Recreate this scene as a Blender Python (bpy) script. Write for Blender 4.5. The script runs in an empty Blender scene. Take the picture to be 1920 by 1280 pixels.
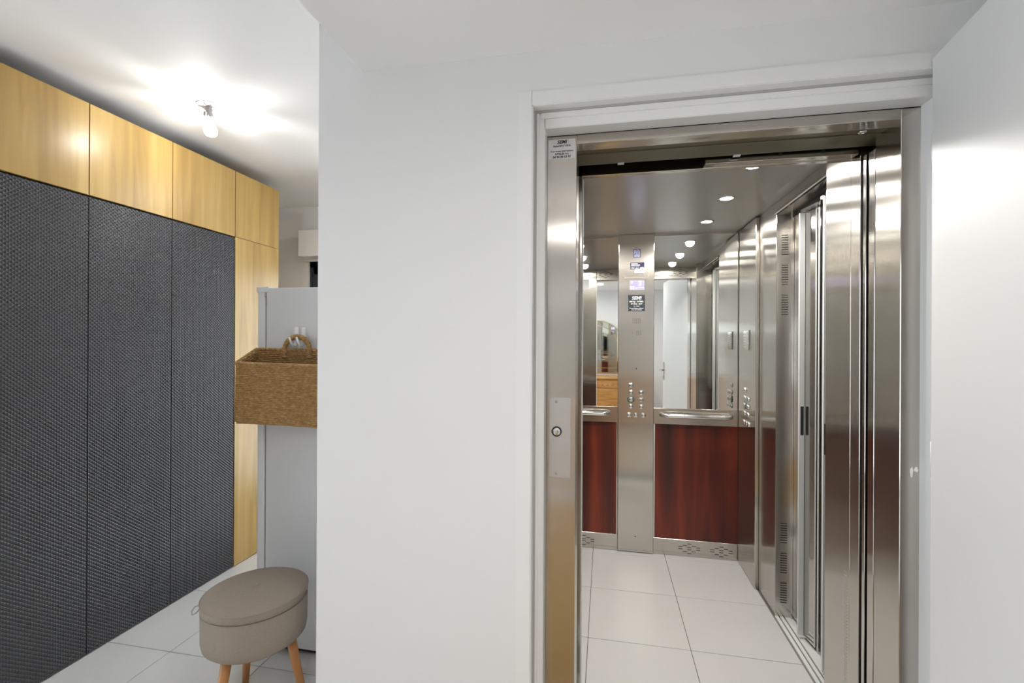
import bpy, bmesh, math, random
from mathutils import Vector, Matrix
random.seed(7)
SC = bpy.context.scene
C = SC.collection
PI = math.pi

# ------------------------------------------------------------------ camera
YAW, PIT, ROL = math.radians(11.301), math.radians(0.017), math.radians(0.276)
_f = Vector((-math.sin(YAW)*math.cos(PIT), math.cos(YAW)*math.cos(PIT), math.sin(PIT)))
_r0 = Vector((math.cos(YAW), math.sin(YAW), 0)); _u0 = _r0.cross(_f)
_r = math.cos(ROL)*_r0 + math.sin(ROL)*_u0; _u = _r.cross(_f)
cam_d = bpy.data.cameras.new('camera'); cam = bpy.data.objects.new('camera', cam_d); C.objects.link(cam)
cam.matrix_world = Matrix(((_r.x, _u.x, -_f.x, 0), (_r.y, _u.y, -_f.y, 0), (_r.z, _u.z, -_f.z, 1.4), (0, 0, 0, 1)))
cam_d.sensor_width = 36; cam_d.lens = 875/1920*36; cam_d.clip_start = .02
SC.camera = cam

# ------------------------------------------------------------------ world, daylight, exposure
W = bpy.data.worlds.new('sky'); SC.world = W; W.use_nodes = True
bg = W.node_tree.nodes['Background']; bg.inputs[0].default_value = (.80, .90, 1.0, 1); bg.inputs[1].default_value = 2.2
SC.view_settings.view_transform = 'Standard'; SC.view_settings.look = 'None'
SC.view_settings.exposure = 0.2; SC.view_settings.gamma = 1.0; SC.view_settings.use_curve_mapping = False
SC.cycles.use_denoising = True; SC.cycles.use_light_tree = False
SC.cycles.max_bounces = 8; SC.cycles.diffuse_bounces = 4; SC.cycles.glossy_bounces = 6; SC.cycles.transparent_max_bounces = 6
SC.cycles.use_adaptive_sampling = True; SC.cycles.adaptive_threshold = .1
SC.cycles.sample_clamp_indirect = 8.0; SC.cycles.caustics_reflective = False; SC.cycles.caustics_refractive = False

def area_light(name, loc, rot, sx, sy, power, col, parent=None):
    l = bpy.data.lights.new(name, 'AREA'); l.shape = 'RECTANGLE'; l.size = sx; l.size_y = sy
    l.energy = power; l.color = col
    o = bpy.data.objects.new(name, l); C.objects.link(o); o.location = loc; o.rotation_euler = rot
    if parent: o.parent = parent
    return o
# added fill light through an unseen, made-up glazed door (outside its pane, see added_window_2)
area_light('added_fill_living', (-3.10, -.30, 1.15), (0, -PI/2, 0), 2.2, 2.5, 43, (.93, .965, 1.0))
# daylight entering through the kitchen's balcony door (outside window_1)
area_light('daylight_kitchen', (-1.75, 3.80, 1.10), (-PI/2, 0, 0), 1.35, 1.95, 40, (.90, .95, 1.0))

# ------------------------------------------------------------------ materials
def mat(name):
    m = bpy.data.materials.new(name); m.use_nodes = True
    return m, m.node_tree.nodes, m.node_tree.links, m.node_tree.nodes['Principled BSDF']
def plain(name, col, rough=.5, metal=0., bump=0, bscale=200, var=0, **kw):
    m, n, l, b = mat(name)
    b.inputs['Base Color'].default_value = (*col, 1); b.inputs['Roughness'].default_value = rough
    b.inputs['Metallic'].default_value = metal
    if 'spec' in kw: b.inputs['Specular IOR Level'].default_value = kw['spec']
    if bump or var:
        tc = n.new('ShaderNodeTexCoord'); nz = n.new('ShaderNodeTexNoise'); nz.inputs['Scale'].default_value = bscale
        nz.inputs['Detail'].default_value = 4; l.new(tc.outputs['Object'], nz.inputs['Vector'])
        if bump:
            bp = n.new('ShaderNodeBump'); bp.inputs['Strength'].default_value = bump; bp.inputs['Distance'].default_value = .002
            l.new(nz.outputs['Fac'], bp.inputs['Height']); l.new(bp.outputs['Normal'], b.inputs['Normal'])
        if var:
            nz2 = n.new('ShaderNodeTexNoise'); nz2.inputs['Scale'].default_value = kw.get('vscale', 3); l.new(tc.outputs['Object'], nz2.inputs['Vector'])
            nz2.inputs['Detail'].default_value = 5
            mx = n.new('ShaderNodeMix'); mx.data_type = 'RGBA'
            mx.inputs[6].default_value = (*[c*(1-var) for c in col], 1); mx.inputs[7].default_value = (*[min(1, c*(1+var)) for c in col], 1)
            l.new(nz2.outputs['Fac'], mx.inputs[0]); l.new(mx.outputs[2], b.inputs['Base Color'])
    return m
def emit(name, col, strength):
    m, n, l, b = mat(name)
    b.inputs['Base Color'].default_value = (*col, 1)
    b.inputs['Emission Color'].default_value = (*col, 1); b.inputs['Emission Strength'].default_value = strength
    return m
def steel(name, col=(.60, .57, .525), rough=.185, aniso=.92, stain=.16):
    m, n, l, b = mat(name)
    b.inputs['Metallic'].default_value = 1; b.inputs['Anisotropic'].default_value = aniso
    tg = n.new('ShaderNodeTangent'); tg.direction_type = 'RADIAL'; tg.axis = 'Z'; l.new(tg.outputs[0], b.inputs['Tangent'])
    tc = n.new('ShaderNodeTexCoord')
    nz = n.new('ShaderNodeTexNoise'); nz.inputs['Scale'].default_value = 3.5; nz.inputs['Detail'].default_value = 6
    l.new(tc.outputs['Object'], nz.inputs['Vector'])
    mx = n.new('ShaderNodeMix'); mx.data_type = 'RGBA'
    mx.inputs[6].default_value = (*[c*(1-stain) for c in col], 1); mx.inputs[7].default_value = (*[min(1, c*(1+stain*.7)) for c in col], 1)
    l.new(nz.outputs['Fac'], mx.inputs[0]); l.new(mx.outputs[2], b.inputs['Base Color'])
    mp = n.new('ShaderNodeMapping'); mp.inputs['Scale'].default_value = (420, 420, 3); l.new(tc.outputs['Object'], mp.inputs['Vector'])
    gr = n.new('ShaderNodeTexNoise'); gr.inputs['Scale'].default_value = 1; gr.inputs['Detail'].default_value = 3; l.new(mp.outputs[0], gr.inputs['Vector'])
    mr = n.new('ShaderNodeMapRange'); mr.inputs[1].default_value = .3; mr.inputs[2].default_value = .7
    mr.inputs[3].default_value = rough*.96; mr.inputs[4].default_value = rough*1.05
    l.new(gr.outputs['Fac'], mr.inputs[0]); l.new(mr.outputs[0], b.inputs['Roughness'])
    return m
def wood(name, c0, c1, c2, rough, grain=(22, 22, 1.1), bump=.08, random_offset=True, spread=.14):
    m, n, l, b = mat(name)
    b.inputs['Roughness'].default_value = rough
    tc = n.new('ShaderNodeTexCoord'); oi = n.new('ShaderNodeObjectInfo')
    ad = n.new('ShaderNodeVectorMath'); ad.operation = 'ADD'
    ml = n.new('ShaderNodeMath'); ml.operation = 'MULTIPLY'; ml.inputs[1].default_value = 37.0 if random_offset else 0
    l.new(oi.outputs['Random'], ml.inputs[0]); l.new(tc.outputs['Object'], ad.inputs[0]); l.new(ml.outputs[0], ad.inputs[1])
    mp = n.new('ShaderNodeMapping'); mp.inputs['Scale'].default_value = grain; l.new(ad.outputs[0], mp.inputs['Vector'])
    nz = n.new('ShaderNodeTexNoise'); nz.inputs['Scale'].default_value = 1; nz.inputs['Detail'].default_value = 6; nz.inputs['Distortion'].default_value = .6
    l.new(mp.outputs[0], nz.inputs['Vector'])
    mp2 = n.new('ShaderNodeMapping'); mp2.inputs['Scale'].default_value = tuple(g*.28 for g in grain); l.new(ad.outputs[0], mp2.inputs['Vector'])
    nz2 = n.new('ShaderNodeTexNoise'); nz2.inputs['Scale'].default_value = 1; nz2.inputs['Detail'].default_value = 3; l.new(mp2.outputs[0], nz2.inputs['Vector'])
    av = n.new('ShaderNodeMix'); av.data_type = 'FLOAT'; av.inputs[0].default_value = .5
    l.new(nz.outputs['Fac'], av.inputs[2]); l.new(nz2.outputs['Fac'], av.inputs[3])
    cr = n.new('ShaderNodeValToRGB'); e = cr.color_ramp.elements
    e[0].position = .5-spread; e[0].color = (*c0, 1); e[1].position = .5+spread; e[1].color = (*c2, 1)
    k = e.new(.5); k.color = (*c1, 1)
    l.new(av.outputs[0], cr.inputs[0]); l.new(cr.outputs[0], b.inputs['Base Color'])
    bp = n.new('ShaderNodeBump'); bp.inputs['Strength'].default_value = bump; bp.inputs['Distance'].default_value = .001
    l.new(nz.outputs['Fac'], bp.inputs['Height']); l.new(bp.outputs['Normal'], b.inputs['Normal'])
    return m
def glass(name, tint=(1, 1, 1)):
    m, n, l, b = mat(name); n.remove(b)
    out = n['Material Output']; t = n.new('ShaderNodeBsdfTransparent'); t.inputs[0].default_value = (*tint, 1)
    g = n.new('ShaderNodeBsdfGlossy'); g.inputs['Roughness'].default_value = .01
    fr = n.new('ShaderNodeFresnel'); fr.inputs[0].default_value = 1.45
    mx = n.new('ShaderNodeMixShader'); l.new(fr.outputs[0], mx.inputs[0]); l.new(t.outputs[0], mx.inputs[1]); l.new(g.outputs[0], mx.inputs[2])
    l.new(mx.outputs[0], out.inputs[0])
    return m

M = {}
M['wall'] = plain('white_wall_paint', (.80, .80, .797), .6, bump=.05, bscale=90, var=.01)
M['ceil'] = plain('white_ceiling_paint', (.88, .88, .865), .7)
M['trim'] = plain('white_gloss_paint', (.82, .82, .81), .3)
M['doorw'] = plain('white_door_paint', (.66, .66, .65), .42)
M['tile'] = plain('pale_stone_tile', (.69, .675, .65), .22, var=.05, vscale=2.5)
M['grout'] = plain('grey_grout', (.20, .19, .17), .9)
M['steel'] = steel('brushed_steel')
M['steelp'] = steel('polished_steel', (.62, .60, .57), .12, .5, .05)
M['carceil'] = plain('satin_grey_ceiling_sheet', (.45, .45, .445), .30, .75)
M['chrome'] = plain('chrome', (.78, .78, .77), .13, 1)
M['alu'] = plain('white_aluminium_edge', (.80, .82, .80), .35, .0)
M['mirror'] = plain('mirror_silver', (.90, .92, .90), .015, 1)
M['black'] = plain('black_plastic', (.015, .015, .017), .45)
M['void'] = plain('slot_black', (.02, .018, .015), .8)
M['darkred'] = wood('mahogany_laminate', (.035, .008, .006), (.12, .017, .008), (.25, .036, .012), .32, (9, 9, .7), .02, spread=.105)
M['oak'] = wood('honey_oak', (.38, .235, .068), (.50, .325, .100), (.60, .41, .145), .33, (20, 20, 1.2), .03)
M['chest'] = wood('pine_chest_wood', (.40, .19, .05), (.55, .28, .085), (.66, .37, .13), .4, (4, 30, 30), .05)
M['veneer'] = wood('brown_veneer', (.16, .085, .035), (.24, .13, .055), (.30, .17, .075), .45, (18, 18, 1.2), .03)
M['legw'] = wood('beech_leg', (.40, .16, .05), (.50, .22, .07), (.56, .27, .10), .4, (30, 30, 3), .03)
M['dark'] = plain('charcoal_embossed_panel', (.052, .052, .055), .45, spec=.35)
M['darkgap'] = plain('dark_gap', (.012, .01, .01), .8)
M['fridge'] = plain('pale_grey_fridge_side', (.70, .705, .71), .42, bump=.15, bscale=260)
M['fridged'] = plain('pale_grey_fridge_door', (.74, .75, .75), .3)
M['fabric'] = plain('taupe_fabric', (.33, .275, .225), .92, bump=.55, bscale=420, var=.12, vscale=160)
M['anthr'] = plain('anthracite_frame', (.022, .03, .042), .4)
M['paper'] = plain('white_sticker', (.74, .75, .75), .5)
M['ink'] = plain('black_ink', (.02, .02, .022), .6)
M['navy'] = plain('navy_print', (.03, .03, .085), .35)
M['plate'] = plain('black_plate', (.02, .025, .03), .35)
M['whiteink'] = plain('white_ink', (.85, .87, .9), .5)
M['lilac'] = emit('lilac_display', (.25, .23, .62), .45)
M['dispw'] = emit('display_white', (.9, .9, 1.0), .8)
M['pict'] = plain('pale_lilac_pictogram', (.42, .44, .66), .4)
M['led'] = emit('spotlight_lens', (1.0, .93, .82), 45)
M['ledh'] = emit('downlight_lens', (1.0, .96, .90), 14)
M['plastic'] = plain('white_plastic', (.80, .80, .79), .4)
M['socket'] = plain('grey_socket_plastic', (.45, .44, .43), .5)
M['glass'] = glass('clear_glass')
M['hook'] = plain('bright_white_plastic', (.92, .92, .92), .35)
M['olive'] = plain('olive_galvanised_track', (.13, .115, .07), .4, .5)
M['satin'] = plain('satin_steel_plate', (.62, .62, .615), .42, 1)
M['beige'] = plain('beige_plastic', (.55, .47, .33), .5)
M['jute'] = plain('tan_jute', (.42, .27, .11), .9, bump=.5, bscale=300, var=.1, vscale=40)
M['gold'] = plain('gold_edge', (.65, .48, .2), .3, 1)
M['brass'] = plain('satin_nickel', (.55, .53, .5), .25, 1)
M['green'] = plain('green_ring', (.10, .14, .12), .3, .3)
M['black'] = M['black']
# bulb glass: glowing and letting the lamp inside shine through
def bulb_mat():
    m, n, l, b = mat('frosted_bulb_glass'); n.remove(b)
    t = n.new('ShaderNodeBsdfTransparent'); e = n.new('ShaderNodeEmission'); e.inputs[0].default_value = (1, .96, .9, 1); e.inputs[1].default_value = 4
    mx = n.new('ShaderNodeMixShader'); mx.inputs[0].default_value = .45
    l.new(t.outputs[0], mx.inputs[1]); l.new(e.outputs[0], mx.inputs[2]); l.new(mx.outputs[0], n['Material Output'].inputs[0])
    return m
M['bulb'] = bulb_mat()
def seagrass():
    m, n, l, b = mat('woven_seagrass'); b.inputs['Roughness'].default_value = .75
    tc = n.new('ShaderNodeTexCoord'); mp = n.new('ShaderNodeMapping'); mp.inputs['Scale'].default_value = (60, 60, 118); l.new(tc.outputs['Object'], mp.inputs['Vector'])
    nz = n.new('ShaderNodeTexNoise'); nz.inputs['Scale'].default_value = 1; nz.inputs['Detail'].default_value = 5; l.new(mp.outputs[0], nz.inputs['Vector'])
    cr = n.new('ShaderNodeValToRGB'); e = cr.color_ramp.elements
    e[0].position = .3; e[0].color = (.27, .15, .052, 1); e[1].position = .75; e[1].color = (.54, .345, .14, 1); e.new(.5).color = (.37, .215, .075, 1)
    l.new(nz.outputs['Fac'], cr.inputs[0]); l.new(cr.outputs[0], b.inputs['Base Color'])
    return m
M['grass'] = seagrass()

# ------------------------------------------------------------------ mesh helpers
ORG = {}
def org(p): return ORG.get(p.name, Vector((0, 0, 0))) if p else Vector((0, 0, 0))
def link(name, me, m, parent=None, loc=(0, 0, 0), rot=None):
    o = bpy.data.objects.new(name, me); C.objects.link(o)
    if m is not None and me is not None and not me.materials: me.materials.append(M[m] if isinstance(m, str) else m)
    if parent: o.parent = parent
    o.location = Vector(loc) - org(parent); ORG[o.name] = Vector(loc)
    if rot: o.rotation_euler = rot
    return o
def tag(o, label=None, cat=None, group=None, kind=None):
    if label: o['label'] = label
    if cat: o['category'] = cat
    if group: o['group'] = group
    if kind: o['kind'] = kind
    return o
def empty(name, loc, rz=0):
    o = bpy.data.objects.new(name, None); C.objects.link(o); o.location = loc; o.rotation_euler[2] = rz; o.empty_display_size = .1
    ORG[o.name] = Vector(loc)
    return o
def bm_mesh(bm, name, smooth=False):
    me = bpy.data.meshes.new(name); bm.normal_update(); bm.to_mesh(me); bm.free()
    if smooth:
        for p in me.polygons: p.use_smooth = True
    return me
def bm_box(bm, x0, x1, y0, y1, z0, z1):
    v = [bm.verts.new(p) for p in ((x0, y0, z0), (x1, y0, z0), (x1, y1, z0), (x0, y1, z0), (x0, y0, z1), (x1, y0, z1), (x1, y1, z1), (x0, y1, z1))]
    for f in ((3, 2, 1, 0), (4, 5, 6, 7), (0, 1, 5, 4), (1, 2, 6, 5), (2, 3, 7, 6), (3, 0, 4, 7)): bm.faces.new([v[i] for i in f])
def box(name, x0, x1, y0, y1, z0, z1, m, parent=None, bevel=0, seg=1, rot=None):
    c = Vector(((x0+x1)/2, (y0+y1)/2, (z0+z1)/2)); h = Vector((abs(x1-x0)/2, abs(y1-y0)/2, abs(z1-z0)/2))
    bm = bmesh.new(); bm_box(bm, -h.x, h.x, -h.y, h.y, -h.z, h.z)
    if bevel: bmesh.ops.bevel(bm, geom=bm.edges[:], offset=bevel, segments=seg, affect='EDGES', profile=.5)
    return link(name, bm_mesh(bm, name), m, parent, c, rot)
def boxes(name, lst, m, parent=None, loc=(0, 0, 0)):
    bm = bmesh.new(); L = Vector(loc)
    for b in lst: bm_box(bm, b[0]-L.x, b[1]-L.x, b[2]-L.y, b[3]-L.y, b[4]-L.z, b[5]-L.z)
    return link(name, bm_mesh(bm, name), m, parent, loc)
def lathe(name, prof, m, parent=None, loc=(0, 0, 0), rot=None, seg=32, smooth=True):
    bm = bmesh.new(); rings = []
    for r, z in prof:
        if r < 1e-6: rings.append([bm.verts.new((0, 0, z))])
        else: rings.append([bm.verts.new((r*math.cos(2*PI*i/seg), r*math.sin(2*PI*i/seg), z)) for i in range(seg)])
    for a, b in zip(rings, rings[1:]):
        for i in range(seg):
            j = (i+1) % seg
            if len(a) == 1 and len(b) == 1: continue
            if len(a) == 1: bm.faces.new((a[0], b[i], b[j]))
            elif len(b) == 1: bm.faces.new((a[i], a[j], b[0]))
            else: bm.faces.new((a[i], a[j], b[j], b[i]))
    bmesh.ops.recalc_face_normals(bm, faces=bm.faces[:])
    return link(name, bm_mesh(bm, name, smooth), m, parent, loc, rot)
def tube_bm(bm, pts, rad, seg=10, closed=False, caps=True):
    pts = [Vector(p) for p in pts]; n = len(pts); rings = []; up = None
    for i, p in enumerate(pts):
        if closed: t = pts[(i+1) % n]-pts[i-1]
        else: t = pts[min(i+1, n-1)]-pts[max(i-1, 0)]
        t.normalize()
        if up is None:
            up = Vector((0, 0, 1)) if abs(t.z) < .9 else Vector((1, 0, 0))
        a = (up-t*up.dot(t)).normalized(); up = a; b = t.cross(a)
        r = rad[i] if isinstance(rad, (list, tuple)) else rad
        rings.append([bm.verts.new(p+r*(math.cos(2*PI*k/seg)*a+math.sin(2*PI*k/seg)*b)) for k in range(seg)])
    for i in range(n if closed else n-1):
        A, B = rings[i], rings[(i+1) % n]
        for k in range(seg): bm.faces.new((A[k], A[(k+1) % seg], B[(k+1) % seg], B[k]))
    if caps and not closed: bm.faces.new(rings[0][::-1]); bm.faces.new(rings[-1])
def tube(name, pts, rad, m, parent=None, seg=10, closed=False, loc=(0, 0, 0), rot=None):
    bm = bmesh.new(); L = Vector(loc); tube_bm(bm, [Vector(p)-L for p in pts], rad, seg, closed)
    bmesh.ops.recalc_face_normals(bm, faces=bm.faces[:])
    return link(name, bm_mesh(bm, name, True), m, parent, loc, rot)
def prism(name, poly, axis, a0, a1, m, parent=None, loc=(0, 0, 0), smooth=False):
    """poly: 2D outline; axis 'x','y','z' = extrusion axis; the other two in cyclic world order"""
    bm = bmesh.new(); L = Vector(loc)
    def P(u, v, a):
        return {'x': Vector((a, u, v)), 'y': Vector((u, a, v)), 'z': Vector((u, v, a))}[axis]-L
    A = [bm.verts.new(P(u, v, a0)) for u, v in poly]; B = [bm.verts.new(P(u, v, a1)) for u, v in poly]
    bm.faces.new(A); bm.faces.new(B[::-1]); n = len(poly)
    for i in range(n): bm.faces.new((A[i], B[i], B[(i+1) % n], A[(i+1) % n]))
    bmesh.ops.recalc_face_normals(bm, faces=bm.faces[:])
    return link(name, bm_mesh(bm, name, smooth), m, parent, loc)
def text(name, body, size, m, loc, parent=None, rot=(PI/2, 0, 0), bold=.0, shear=0, sx=1.0, align='CENTER'):
    cu = bpy.data.curves.new(name, 'FONT'); cu.body = body; cu.size = size; cu.align_x = align; cu.align_y = 'CENTER'
    cu.extrude = .0002; cu.offset = bold; cu.shear = shear; cu.resolution_u = 2
    t = bpy.data.objects.new(name+'_tmp', cu); C.objects.link(t)
    dg = bpy.context.evaluated_depsgraph_get(); me = bpy.data.meshes.new_from_object(t.evaluated_get(dg))
    bpy.data.objects.remove(t); me.name = name
    me.materials.clear()
    o = link(name, me, m, parent, loc, rot); o.scale.x = sx
    return o
def copy_part(o, parent, loc):
    c = o.copy(); C.objects.link(c); c.parent = parent; c.location = Vector(loc)-org(parent); ORG[c.name] = Vector(loc)
    return c

# ================================================================== SETTING
YW = 1.41            # hall face of the lift wall
YS = 1.50            # face of the steel landing frame
ZH = 2.285           # low hall ceiling
ZK = 2.52            # kitchen / living ceiling
XL, XR = -2.90, 1.14
YB, YF = -1.70, 3.50

fl = tag(boxes('floor', [(XL-.2, XR+.2, YB-.2, YF+.2, -.12, -.003)], 'grout'), kind='structure')
T = .4625; G = .0016
# tiles of the hall and the kitchen (one mesh shared; edge pieces cut)
tile_meshes = {}
def tile_mesh(w, d):
    k = (round(w, 3), round(d, 3))
    if k not in tile_meshes:
        bm = bmesh.new(); bm_box(bm, -w/2, w/2, -d/2, d/2, -.004, .004)
        top = [e for e in bm.edges if all(v.co.z > 0 for v in e.verts)]
        bmesh.ops.bevel(bm, geom=top, offset=.0008, segments=1, affect='EDGES')
        tile_meshes[k] = bm_mesh(bm, 'floor_tile')
    return tile_meshes[k]
def lay(parent, x0, x1, y0, y1, ox, oy, skip=None, z=-.004):
    i = math.floor((x0-ox)/T)
    while ox+i*T < x1-.01:
        j = math.floor((y0-oy)/T)
        while oy+j*T < y1-.01:
            a, b = max(x0, ox+i*T), min(x1, ox+(i+1)*T); c, d = max(y0, oy+j*T), min(y1, oy+(j+1)*T)
            if b-a > .01 and d-c > .01 and not (skip and skip((a+b)/2, (c+d)/2)):
                link('floor_tile', tile_mesh(b-a-2*G, d-c-2*G), 'tile', parent, ((a+b)/2, (c+d)/2, z))
            j += 1
        i += 1
lay(fl, XL+.002, XR, YB, 1.757-1e-4, -1.912, 1.757-8*T, skip=lambda x, y: y > 1.5 and x > -.6)
lay(fl, XL+.002, -.62, 1.757, YF-.001, -1.912, 1.757)

# walls
wl = boxes('wall_left', [(XL-.14, XL, YB, -1.55, 0, ZK), (XL-.14, XL, .95, YF, 0, ZK), (XL-.14, XL, -1.55, .95, 2.25, ZK)], 'wall'); tag(wl, kind='structure')
tag(boxes('wall_right', [(XR, XR+.12, YB, YF, 0, ZK)], 'wall'), kind='structure')
tag(boxes('wall_behind', [(XL-.14, XR+.12, YB-.12, YB, 0, ZK)], 'wall'), kind='structure')
XO0, XO1, ZO = -.223, .905, 2.12      # hole for the lift door
tag(boxes('wall_front', [(-.948, XO0, YW, YS, 0, ZK), (XO1, XR, YW, YS, 0, ZK), (XO0, XO1, YW, YS, ZO, ZK)], 'wall'), kind='structure')
tag(boxes('wall_shaft', [(-.66, -.56, YS, YF, 0, ZK)], 'wall'), kind='structure')
# far kitchen wall with its window hole
WX0, WX1, WZ0, WZ1 = -2.44, -1.05, .06, 2.07
tag(boxes('wall_far', [(XL-.14, WX0, YF, YF+.2, 0, ZK), (WX1, XR+.12, YF, YF+.2, 0, ZK), (WX0, WX1, YF, YF+.2, 0, WZ0), (WX0, WX1, YF, YF+.2, WZ1, ZK)], 'wall'), kind='structure')
tag(boxes('ceiling', [(XL-.14, XR+.12, YB-.12, YF+.2, ZK, ZK+.1)], 'ceil'), kind='structure')
tag(boxes('ceiling_hall', [(-.787, XR, YB, YW, ZH, ZK-.001)], 'ceil'), kind='structure')

# kitchen window
w1 = tag(empty('window_1', ((WX0+WX1)/2, YF, WZ0)), kind='structure')
boxes('window_frame', [(WX0, WX0+.055, YF+.02, YF+.09, WZ0, WZ1), (WX1-.055, WX1, YF+.02, YF+.09, WZ0, WZ1), (WX0, WX1, YF+.02, YF+.09, WZ1-.055, WZ1), (WX0, WX1, YF+.02, YF+.09, WZ0, WZ0+.055)], 'anthr', w1, (-2, YF+.05, 1.5))
boxes('sash', [(WX0+.045, WX0+.115, YF+.005, YF+.075, WZ0+.045, WZ1-.045), (WX1-.115, WX1-.045, YF+.005, YF+.075, WZ0+.045, WZ1-.045), (WX0+.045, WX1-.045, YF+.005, YF+.075, WZ1-.115, WZ1-.045), (WX0+.045, WX1-.045, YF+.005, YF+.075, WZ0+.045, WZ0+.115)], 'anthr', w1, (-2, YF+.04, 1.5))
box('pane', WX0+.1, WX1-.1, YF+.035, YF+.041, WZ0+.1, WZ1-.1, 'glass', w1)
# unseen living-side glazed door, added to let in fill light
w2 = tag(empty('added_window_2', (XL-.07, -.30, 0)), kind='structure')
for y0, y1 in ((-1.55, -.30), (-.30, .95)):
    boxes('window_frame', [(XL-.1, XL-.04, y0, y0+.06, .0, 2.25), (XL-.1, XL-.04, y1-.06, y1, .0, 2.25), (XL-.1, XL-.04, y0, y1, 2.19, 2.25), (XL-.1, XL-.04, y0, y1, 0, .07)], 'anthr', w2, (XL-.07, (y0+y1)/2, 1.1))
    box('pane', XL-.074, XL-.068, y0+.06, y1-.06, .07, 2.19, 'glass', w2)

# white door casing round the lift entrance
tr = tag(empty('trim_1', (.33, YW, 0)), kind='structure')
boxes('architrave', [(-.266, XO0+.001, YW-.006, YW, 0, 2.161), (XO0, XO1, YW-.006, YW, ZO-.001, 2.161), (XO1-.001, .948, YW-.006, YW, 0, 2.161)], 'trim', tr, (.33, YW, 1))
boxes('door_lining', [(XO0, -.218, YW-.004, 1.444, 0, 2.118), (-.218, .900, YW-.004, 1.444, 2.1165, 2.122), (.900, XO1, YW-.004, 1.444, 0, 2.118)], 'trim', tr, (.33, 1.43, 1))
boxes('door_seal', [(-.2175, -.211, 1.436, 1.444, 0, 2.1165), (-.211, .874, 1.436, 1.444, 2.1095, 2.1165)], 'socket', tr, (.33, 1.44, 1))
def stop_prof(name, lst, bev):
    bm = bmesh.new(); L = Vector((.33, 1.47, 1))
    for b in lst: bm_box(bm, b[0]-L.x, b[1]-L.x, b[2]-L.y, b[3]-L.y, b[4]-L.z, b[5]-L.z)
    bmesh.ops.bevel(bm, geom=bm.edges[:], offset=bev, segments=2, affect='EDGES')
    link(name, bm_mesh(bm, name), 'trim', tr, L)
stop_prof('door_stop', [(-.2195, -.186, 1.443, YS+.002, 0, 2.112)], .002)
stop_prof('door_stop', [(-.188, .90, 1.443, YS+.002, 2.062, 2.112)], .002)
stop_prof('door_stop', [(.861, .903, 1.443, YS+.002, 0, 2.064)], .002)
stop_prof('door_stop_bead', [(-.2195, -.204, 1.437, 1.447, 0, 2.1095)], .0015)
stop_prof('door_stop_bead', [(-.20, .874, 1.437, 1.447, 2.092, 2.1095)], .0015)

# open white door leaf
dl = tag(empty('door_1', (.838, 1.395, 0)), kind='structure')
ang = math.atan2(.125, 1.0)
dl.rotation_euler[2] = -ang
def leafbox(name, a, b, c, d, e, f, m, parent=dl, bevel=.0):
    # local: x across thickness, y along leaf (negative = away from hinge)
    bm = bmesh.new(); bm_box(bm, a, b, c, d, e, f)
    if bevel: bmesh.ops.bevel(bm, geom=bm.edges[:], offset=bevel, segments=2, affect='EDGES')
    o = link(name, bm_mesh(bm, name), m); o.parent = parent; o.location = (0, 0, 0)
    return o
leafbox('leaf', -.012, .030, -1.0, .0, .012, 2.138, 'doorw', bevel=.003)
tag(leafbox('added_brown_back', .030, .033, -.995, -.004, .016, 2.134, 'veneer'), 'brown back added on the unseen door face to tint the steel post')  # unseen brown back, added to brown the reflection in the right post
leafbox('handle_plate', -.018, -.012, -.958, -.918, .94, 1.16, 'brass', bevel=.002)
hb = bmesh.new(); tube_bm(hb, [(-.016, -.938, 1.06), (-.055, -.938, 1.06), (-.060, -.93, 1.06), (-.060, -.83, 1.06)], .009, 10)
o = link('lever', bm_mesh(hb, 'lever', True), 'brass'); o.parent = dl; o.location = (0, 0, 0)
lathe('keyhole_rose', [(0, 0), (.018, 0), (.018, .006), (0, .006)], 'brass'); o = C.objects['keyhole_rose']; o.parent = dl; o.location = (-.018, -.938, .975); o.rotation_euler = (0, -PI/2, 0)
for z in (.25, 1.1, 1.9):
    hb = bmesh.new(); tube_bm(hb, [(-.004, .006, z-.045), (-.004, .006, z+.045)], .006, 8)
    o = link('hinge', bm_mesh(hb, 'hinge', True), 'plastic'); o.parent = dl; o.location = (0, 0, 0)

# hall downlights
def downlight(x, y, power, label):
    d = tag(empty('hall_downlight', (x, y, ZH)), label, 'light', 'recessed hall downlights')
    lathe('rim', [(.040, -.004), (.050, -.004), (.052, 0), (.040, 0), (.040, -.004)], 'plastic', d, (x, y, ZH))
    lathe('lens', [(0, -.0015), (.040, -.0015), (.040, .0), (0, .0)], 'ledh', d, (x, y, ZH))
    l = bpy.data.lights.new('downlight_lamp', 'AREA'); l.shape = 'DISK'; l.size = .09; l.energy = power; l.color = (1, .975, .945); l.spread = math.radians(170)
    o = bpy.data.objects.new('downlight_lamp', l); C.objects.link(o); o.parent = d; o.location = (0, 0, -.006)
downlight(-.08, -.78, 9, 'recessed round downlight in the low hall ceiling, seen in the lift mirror')
downlight(.42, .25, 6, 'recessed round downlight in the hall ceiling nearest the white door')

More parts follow.
